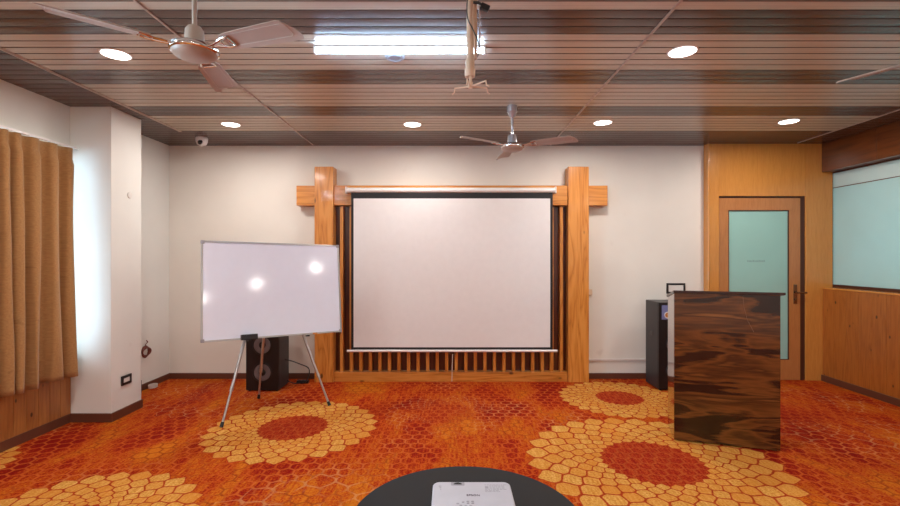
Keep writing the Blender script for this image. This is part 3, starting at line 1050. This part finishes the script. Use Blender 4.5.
# duster on the left ledge
p = leg_at(0, 0.665); uu = (p - BL).dot(U)
bm = B(); box(bm, uu - 0.075, uu + 0.058, -0.006, 0.042, 0.010, 0.058, 0, bmap)
o = obj('whiteboard_duster', bm, M['black'], bevel=0.006)
tag(o, 'black duster sitting at the bottom edge of the whiteboard', 'board eraser')

# ------------------------------------------------------------------ loudspeakers
def speaker(x0, y0, w, d, h, label):
    t = thing('floor_speaker', (x0 + w / 2, y0 + d / 2, 0), label, 'loudspeaker', 'black floor standing speakers')
    bm = B(); box(bm, x0, x0 + w, y0 + 0.022, y0 + d, 0.012, h)
    obj('cabinet', bm, M['speaker_side'], t, bevel=0.006)
    bm = B(); box(bm, x0, x0 + w, y0, y0 + 0.021, 0.012, h - 0.002)
    obj('front_baffle', bm, M['black_vinyl'], t, bevel=0.004)
    cx = x0 + w * 0.5
    for z in (0.20, 0.485):
        bm = B(); lathe(bm, [(0.10, -0.001), (0.104, -0.006), (0.100, -0.009), (0.09, -0.008), (0.086, -0.002)], 40, (cx, y0, z), 'Y')
        wf = obj('woofer', bm, M['cone_dark'], t, smooth=True)
        bm = B(); lathe(bm, [(0.088, -0.004), (0.075, -0.007), (0.045, -0.0045), (0.034, -0.001)], 40, (cx, y0, z), 'Y')
        obj('cone', bm, M['cone'], wf, smooth=True)
        bm = B(); lathe(bm, [(0.036, -0.001), (0.026, -0.008), (0.0, -0.013)], 32, (cx, y0, z), 'Y')
        obj('dust_cap', bm, M['cone_dark'], wf, smooth=True)
    bm = B(); box(bm, x0 + 0.03, x0 + w - 0.03, y0 - 0.004, y0, h - 0.18, h - 0.03)
    tp = obj('tweeter_plate', bm, M['tweeter_plate'], t, bevel=0.003)
    for dx in (-0.082, 0.082):
        bm = B(); lathe(bm, [(0.034, -0.004), (0.036, -0.010), (0.030, -0.012), (0.026, -0.006)], 28, (cx + dx, y0, h - 0.132), 'Y')
        tw = obj('tweeter', bm, M['white_metal'], tp, smooth=True)
        bm = B(); lathe(bm, [(0.027, -0.005), (0.014, -0.007), (0.0, -0.012)], 28, (cx + dx, y0, h - 0.132), 'Y')
        obj('tweeter_dome', bm, M['amber'], tw, smooth=True)
    for xx in (x0 + 0.03, x0 + w - 0.03):
        for yy in (y0 + 0.03, y0 + d - 0.03):
            bm = B(); lathe(bm, [(0, 0), (0.014, 0), (0.014, 0.014), (0, 0.014)], 12, (xx, yy, 0))
            obj('foot', bm, M['black'], t)
    for sxx, xo in ((x0 - 0.003, x0), (x0 + w, x0 + w + 0.003)):
        bm = B(); box(bm, sxx, xo, y0 + d * 0.42, y0 + d * 0.62, 0.56, 0.605)
        obj('side_handle', bm, M['black_gloss'], t, bevel=0.001)
    return t
speaker(-2.140, 4.875, 0.345, 0.31, 0.93, 'black floor speaker standing behind the whiteboard easel')
speaker(2.200, 4.90, 0.345, 0.33, 0.93, 'black floor speaker with dark grey side standing behind the walnut lectern')

# ------------------------------------------------------------------ lectern
A = Vector((1.724, 3.575, 0)); ang = math.radians(-17.5)
LW, LD = 0.70, 0.335
ax = Vector((math.cos(ang), math.sin(ang), 0)); ay = Vector((-math.sin(ang), math.cos(ang), 0))
ZT0, ZT1 = 1.138, 1.078
t = thing('lectern', (A + ax * LW / 2 + ay * LD / 2), 'tall walnut grained lectern with sloping dark top standing on the carpet', 'lectern')
t.rotation_euler = (0, 0, ang)
def lobj(name, bm, mat, **kw):
    for v in bm.verts: v.co -= Vector((LW / 2, LD / 2, 0))
    return obj(name, bm, mat, t, world=False, **kw)
bm = B(); box(bm, 0, LW, 0, 0.018, 0.009, ZT0); lobj('front_panel', bm, M['walnut'], bevel=0.0015)
for x in (0.0, LW - 0.018):
    bm = B()
    vs = box(bm, x, x + 0.018, 0.0185, LD, 0.009, ZT0)
    for v in vs:
        if v.co.z > 1:
            v.co.z = ZT0 + (ZT1 - ZT0) * v.co.y / LD
    lobj('side_panel', bm, M['lectern_side'], bevel=0.001)
for z in (0.03, 0.42, 0.80):
    bm = B(); box(bm, 0.0185, LW - 0.0185, 0.019, LD - 0.02, z, z + 0.018); lobj('shelf', bm, M['walnut'])
bm = B()
vs = box(bm, -0.008, LW + 0.026, -0.022, LD + 0.012, ZT0 + 0.001, ZT0 + 0.019)
for v in vs:
    v.co.z += (ZT1 - ZT0) * max(0, v.co.y) / LD
lobj('top', bm, M['lectern_top'], bevel=0.002)
for x in (0.02, LW - 0.045):
    for y in (0.02, LD - 0.045):
        bm = B(); box(bm, x, x + 0.03, y, y + 0.03, 0, 0.009)
        lobj('foot', bm, M['black'])
bm = B()   # long hairline scratch
tube(bm, [(LW * 0.66, -0.0004, 1.12), (LW * 0.67, -0.0004, 1.04), (LW * 0.70, -0.0004, 0.95), (LW * 0.76, -0.0004, 0.86)], 0.0009, 5)
lobj('scratch', bm, M['scratch'])

# ------------------------------------------------------------------ round table and projector
TZ, TR, TXc, TYc = 0.45, 0.437, 0.061, 1.711
t = thing('round_table', (TXc, TYc, 0), 'low round black table in front of the camera', 'table')
bm = B(); lathe(bm, [(0, TZ - 0.028), (TR - 0.006, TZ - 0.028), (TR, TZ - 0.022), (TR, TZ - 0.004), (TR - 0.003, TZ), (0, TZ)], 96, (TXc, TYc, 0))
obj('table_top', bm, M['table'], t, smooth=True)
bm = B(); tube(bm, [(TXc, TYc, 0.03), (TXc, TYc, TZ - 0.028)], 0.03, 20)
obj('pedestal', bm, M['black'], t, smooth=True)
bm = B(); lathe(bm, [(0, 0), (0.24, 0), (0.24, 0.008), (0.10, 0.022), (0.03, 0.034), (0, 0.034)], 48, (TXc, TYc, 0))
obj('base', bm, M['black'], t, smooth=True)

def roundrect(x0, x1, y0, y1, r, n=8):
    pts = []
    for cx, cy, a0 in ((x1 - r, y1 - r, 0), (x0 + r, y1 - r, 90), (x0 + r, y0 + r, 180), (x1 - r, y0 + r, 270)):
        for i in range(n + 1):
            a = math.radians(a0 + 90 * i / n)
            pts.append((cx + r * math.cos(a), cy + r * math.sin(a)))
    return pts
JX0, JX1, JY0, JY1 = -0.066, 0.232, 1.565, 1.815
JT = TZ + 0.090
t = thing('projector', ((JX0 + JX1) / 2, (JY0 + JY1) / 2, TZ), 'white projector lying on the round black table', 'projector')
bm = B(); prism(bm, roundrect(JX0, JX1, JY0, JY1, 0.028), TZ + 0.012, JT)
obj('body', bm, M['projector'], t, smooth=False, bevel=0.007, seg=4)
for xx in (JX0 + 0.04, JX1 - 0.04):
    for yy in (JY0 + 0.04, JY1 - 0.04):
        bm = B(); lathe(bm, [(0, TZ), (0.01, TZ), (0.01, TZ + 0.013), (0, TZ + 0.013)], 12, (xx, yy, 0))
        obj('foot', bm, M['black'], t)
bm = B(); prism(bm, roundrect(0.004, 0.056, 1.783, 1.808, 0.004), JT - 0.002, JT + 0.0006)
zl = obj('zoom_lever_plate', bm, M['print_grey'], t)
bm = B(); prism(bm, [(0.014 + 0.032 * i / 8, 1.791 + 0.010 * math.sin(PI * i / 8)) for i in range(9)], JT, JT + 0.003)
obj('zoom_lever', bm, M['black_gloss'], zl)
bm = text_bm('EPSON', 0.0165, lambda c: Vector((0.0855 + c.x * 1.0, 1.7095 + c.y, JT + 0.0004 + c.z)))
obj('brand_lettering', bm, M['print_dark'], t)
bm = B()
random.seed(3)
for r in range(7):
    y = 1.786 - r * 0.0085
    x = 0.132 + (0.018 if r in (1, 2, 3) else 0)
    while x < 0.205 - (0.02 if r > 4 else 0):
        w = random.uniform(0.004, 0.013)
        box(bm, x, x + w, y, y + 0.0032, JT, JT + 0.0004)
        x += w + 0.003
box(bm, 0.133, 0.146, 1.760, 1.777, JT, JT + 0.0004)
obj('label_print', bm, M['print_grey'], t)
bm = B()
for r in range(4):
    box(bm, -0.043 + r * 0.003, -0.033, 1.775 - r * 0.012, 1.781 - r * 0.012, JT, JT + 0.0004)
obj('side_print', bm, M['print_grey'], t)
bm = B()
for i, (x, y) in enumerate(((0.028, 1.652), (0.047, 1.662), (0.064, 1.666), (0.081, 1.666), (0.064, 1.654), (0.081, 1.654), (0.038, 1.64), (0.056, 1.638), (0.073, 1.638))):
    bm = B(); prism(bm, roundrect(x - 0.005, x + 0.005, y - 0.003, y + 0.003, 0.0028, 4), JT, JT + 0.0014)
    obj('button', bm, M['print_grey'], t)
bm = B(); lathe(bm, [(0.030, 0), (0.032, 0.003), (0.028, 0.005), (0.025, -0.01), (0, -0.012)], 32, (0.03, JY1, TZ + 0.052), 'Y')
obj('lens', bm, M['black_gloss'], t, smooth=True)
bm = B()
for k_ in range(8): box(bm, 0.10 + k_ * 0.013, 0.106 + k_ * 0.013, JY1 - 0.001, JY1 + 0.001, TZ + 0.03, TZ + 0.075)
obj('vent', bm, M['print_dark'], t)

# ------------------------------------------------------------------ curtain and its track
CXm, CYa, CYb, CZ0, CZ1 = -3.165, 2.15, 3.905, 0.42, 2.318
bm = B()
ny, nz = 260, 40
ridge = [3.18, 3.296, 3.388, 3.535, 3.706, 3.86, 3.99]
def phase(y):
    if y <= ridge[0]: return (y - ridge[0]) / 0.13
    for i in range(len(ridge) - 1):
        if y <= ridge[i + 1]:
            return i + (y - ridge[i]) / (ridge[i + 1] - ridge[i])
    return len(ridge) - 1
grid = []
for i in range(ny + 1):
    y = CYa + (CYb - CYa) * i / ny
    row = []
    for j in range(nz + 1):
        f = j / nz
        z = CZ0 + (CZ1 - CZ0) * f
        ph = phase(y)
        amp = 0.038 + 0.018 * (1 - f)
        if f > 0.93: amp *= 0.55
        sway = 0.16 * math.sin(3.1 * (1 - f) + ph * 1.7) * (1 - f)
        c = math.cos(2 * PI * (ph + sway))
        x = CXm + amp * (abs(c) ** 0.7 * (1 if c > 0 else -1)) + 0.006 * noise.noise(Vector((y * 9, z * 2, 1.1)))
        yy = y + 0.012 * math.sin(2 * PI * ph * 2) * (1 - f * 0.5)
        if i > ny * 0.93:
            yy -= 0.03 * math.sin(PI * f) * (i / ny - 0.93) / 0.07
        zz = z + (0.012 * noise.noise(Vector((y * 5, 0, 3))) if j == 0 else 0)
        row.append(bm.verts.new((x, yy, zz)))
    grid.append(row)
for i in range(ny):
    for j in range(nz):
        bm.faces.new((grid[i][j], grid[i + 1][j], grid[i + 1][j + 1], grid[i][j + 1]))
o = obj('curtain', bm, M['curtain'])
o.data.polygons.foreach_set('use_smooth', [True] * len(o.data.polygons))
sm = o.modifiers.new('cloth_thickness', 'SOLIDIFY'); sm.thickness = 0.003
tag(o, 'long pleated brown curtain hanging over the bright window', 'curtain')
t = thing('curtain_track', (XL, 3.0, 2.34), 'thin white curtain track fixed along the wall above the curtain', 'curtain rail')
bm = B(); box(bm, CXm - 0.012, CXm + 0.012, 0.7, 3.955, CZ1 + 0.006, CZ1 + 0.022)
obj('rail', bm, M['white_metal'], t, bevel=0.002)
y = 0.9
while y < 3.96:
    bm = B(); box(bm, XL, CXm - 0.012, y - 0.01, y + 0.01, CZ1 + 0.014, CZ1 + 0.020); y += 0.6
    obj('wall_bracket', bm, M['white_metal'], t)
for q in range(20):
    yy = CYa + 0.03 + q * (CYb - CYa - 0.05) / 19
    bm = B(); tube(bm, [(CXm, yy, CZ1 + 0.003), (CXm, yy, CZ1 + 0.009)], 0.004, 6)
    obj('hook', bm, M['white_metal'], t)

# ------------------------------------------------------------------ dome camera
c0 = Vector((-2.68, 5.02, H))
t = thing('security_camera', c0, 'small white dome camera under the ceiling in the corner above the whiteboard', 'security camera')
bm = B(); lathe(bm, [(0, 0), (0.056, 0), (0.062, -0.014), (0.058, -0.05), (0.046, -0.078), (0.0, -0.085)], 28, c0)
obj('housing', bm, M['white_metal'], t, smooth=True)
bm = B()
bmesh.ops.create_icosphere(bm, subdivisions=3, radius=0.031, matrix=Matrix.Translation(c0 + Vector((0.010, -0.040, -0.066))))
obj('lens_ball', bm, M['black_gloss'], t, smooth=True)
bm = B(); lathe(bm, [(0.029, -0.058), (0.036, -0.056), (0.042, -0.02)], 24, c0 + Vector((0.010, 0, -0.062)), 'Y')
obj('lens_hood', bm, M['white_metal'], t, smooth=True)

# ------------------------------------------------------------------ wall fittings
def plate(name, org, u, v, w, h, label, cat, n, inner=True):
    """switch plate centred at org; u across, v up, n out of the wall"""
    u, v, n, org = Vector(u), Vector(v), Vector(n), Vector(org)
    t = thing(name, org, label, cat)
    xf = lambda c: org + u * c.x + v * c.y + n * c.z
    bm = B(); fr = 0.021
    box(bm, -w / 2, w / 2, -h / 2, -h / 2 + fr, 0, 0.012, 0, xf); box(bm, -w / 2, w / 2, h / 2 - fr, h / 2, 0, 0.012, 0, xf)
    box(bm, -w / 2, -w / 2 + fr, -h / 2 + fr, h / 2 - fr, 0, 0.012, 0, xf); box(bm, w / 2 - fr, w / 2, -h / 2 + fr, h / 2 - fr, 0, 0.012, 0, xf)
    obj('frame', bm, M['black'], t)
    bm = B(); box(bm, -w / 2 + fr, w / 2 - fr, -h / 2 + fr, h / 2 - fr, 0, 0.008, 0, xf)
    obj('face_plate', bm, M['switch_white'], t)
    m_ = 3 if w > 0.16 else 2
    iw = (w - 2 * fr - 0.01) / m_
    for i in range(m_):
        x = -w / 2 + fr + 0.005 + i * iw
        bm = B(); box(bm, x + 0.003, x + iw - 0.003, -h * 0.22, h * 0.22, 0.008, 0.0105, 0, xf)
        obj('rocker', bm, M['switch_white'], t, bevel=0.001)
plate('wall_socket', (CX, 4.158, 0.315), (0, 1, 0), (0, 0, 1), 0.125, 0.082, 'black framed white socket low on the white column', 'socket', (1, 0, 0))
plate('switch_plate', (2.615, YB, 1.045), (1, 0, 0), (0, 0, 1), 0.215, 0.12, 'black framed white switch plate on the wall above the floor speaker', 'switch', (0, -1, 0))
plate('corner_socket', (CX - 0.06, CY1, 0.19), (1, 0, 0), (0, 0, 1), 0.11, 0.12, 'dark socket mostly hidden behind the rear corner of the white column', 'socket', (0, 1, 0))
bm = B(); box(bm, 1.60, 1.645, YB - 0.02, YB, 0.965, 1.035)
tag(obj('bell_switch', bm, M['beige'], bevel=0.004), 'small beige switch on the wall just right of the pine post', 'switch')
bm = B(); lathe(bm, [(0.0, 0.010), (0.026, 0.009), (0.030, 0.004), (0.030, 0.0)], 28, (CX, 4.205, 1.97), 'X')
tag(obj('round_cover', bm, M['switch_white'], smooth=True), 'small round white cover plate high on the side of the column', 'cover plate')
# conduit on the back wall
bm = B(); box(bm, 1.556, VX0 - 0.002, YB - 0.014, YB, 0.205, 0.228)
tag(obj('cable_conduit', bm, M['conduit'], bevel=0.003), 'thin white cable conduit running low along the back wall', 'conduit')

# ------------------------------------------------------------------ loose cables
bm = B()
for q in range(4):
    pts = []
    for i in range(15):
        a = 2 * PI * i / 12 + q
        pts.append((XL + 0.02 + 0.006 * q, 4.935 + (0.050 + 0.006 * q) * math.cos(a), 0.405 + (0.062 - 0.008 * q) * math.sin(a)))
    tube(bm, spline(pts, 3), 0.006, 7)
tube(bm, spline([(XL + 0.02, 4.94, 0.46), (XL + 0.012, 4.955, 0.48), (XL + 0.02, 4.975, 0.50), (XL + 0.02, 4.955, 0.52)], 5), 0.005, 7)
tag(obj('hanging_cable_coil', bm, M['cable_red'], smooth=True), 'maroon cable coil hanging on the wall behind the column', 'cable')
bm = B()
for q in range(3):
    pts = [(-3.195 + 0.035 * math.cos(2 * PI * i / 12 + q), 5.0 + 0.05 * math.sin(2 * PI * i / 12 + q), 0.012 + 0.012 * q) for i in range(14)]
    tube(bm, spline(pts, 3), 0.006, 7)
tag(obj('floor_cable_coil', bm, M['cable_white'], smooth=True), 'pale cable coil lying on the carpet behind the column', 'cable')
bm = B()
tube(bm, spline([(-1.800, 5.05, 0.30), (-1.74, 5.10, 0.27), (-1.66, 5.16, 0.22), (-1.585, 5.2, 0.17), (-1.575, 5.2, 0.10), (-1.60, 5.165, 0.03), (-1.65, 5.162, 0.007)], 6), 0.006, 8)
tube(bm, spline([(-1.800, 5.12, 0.05), (-1.73, 5.15, 0.012), (-1.67, 5.166, 0.008)], 6), 0.005, 8)
tag(obj('speaker_cable', bm, M['black'], smooth=True), 'black cable looping from the speaker behind the easel to the floor', 'cable')
bm = B(); box(bm, -1.71, -1.58, 5.175, 5.225, 0.0, 0.032)
t = thing('extension_socket', (-1.645, 5.2, 0), 'small dark extension socket on the carpet between speaker and pine post', 'extension socket')
obj('body', bm, M['black'], t, bevel=0.004)
for x in (-1.69, -1.65, -1.61):
    bm = B(); box(bm, x, x + 0.022, 5.188, 5.212, 0.032, 0.036)
    obj('outlet', bm, M['print_dark'], t)
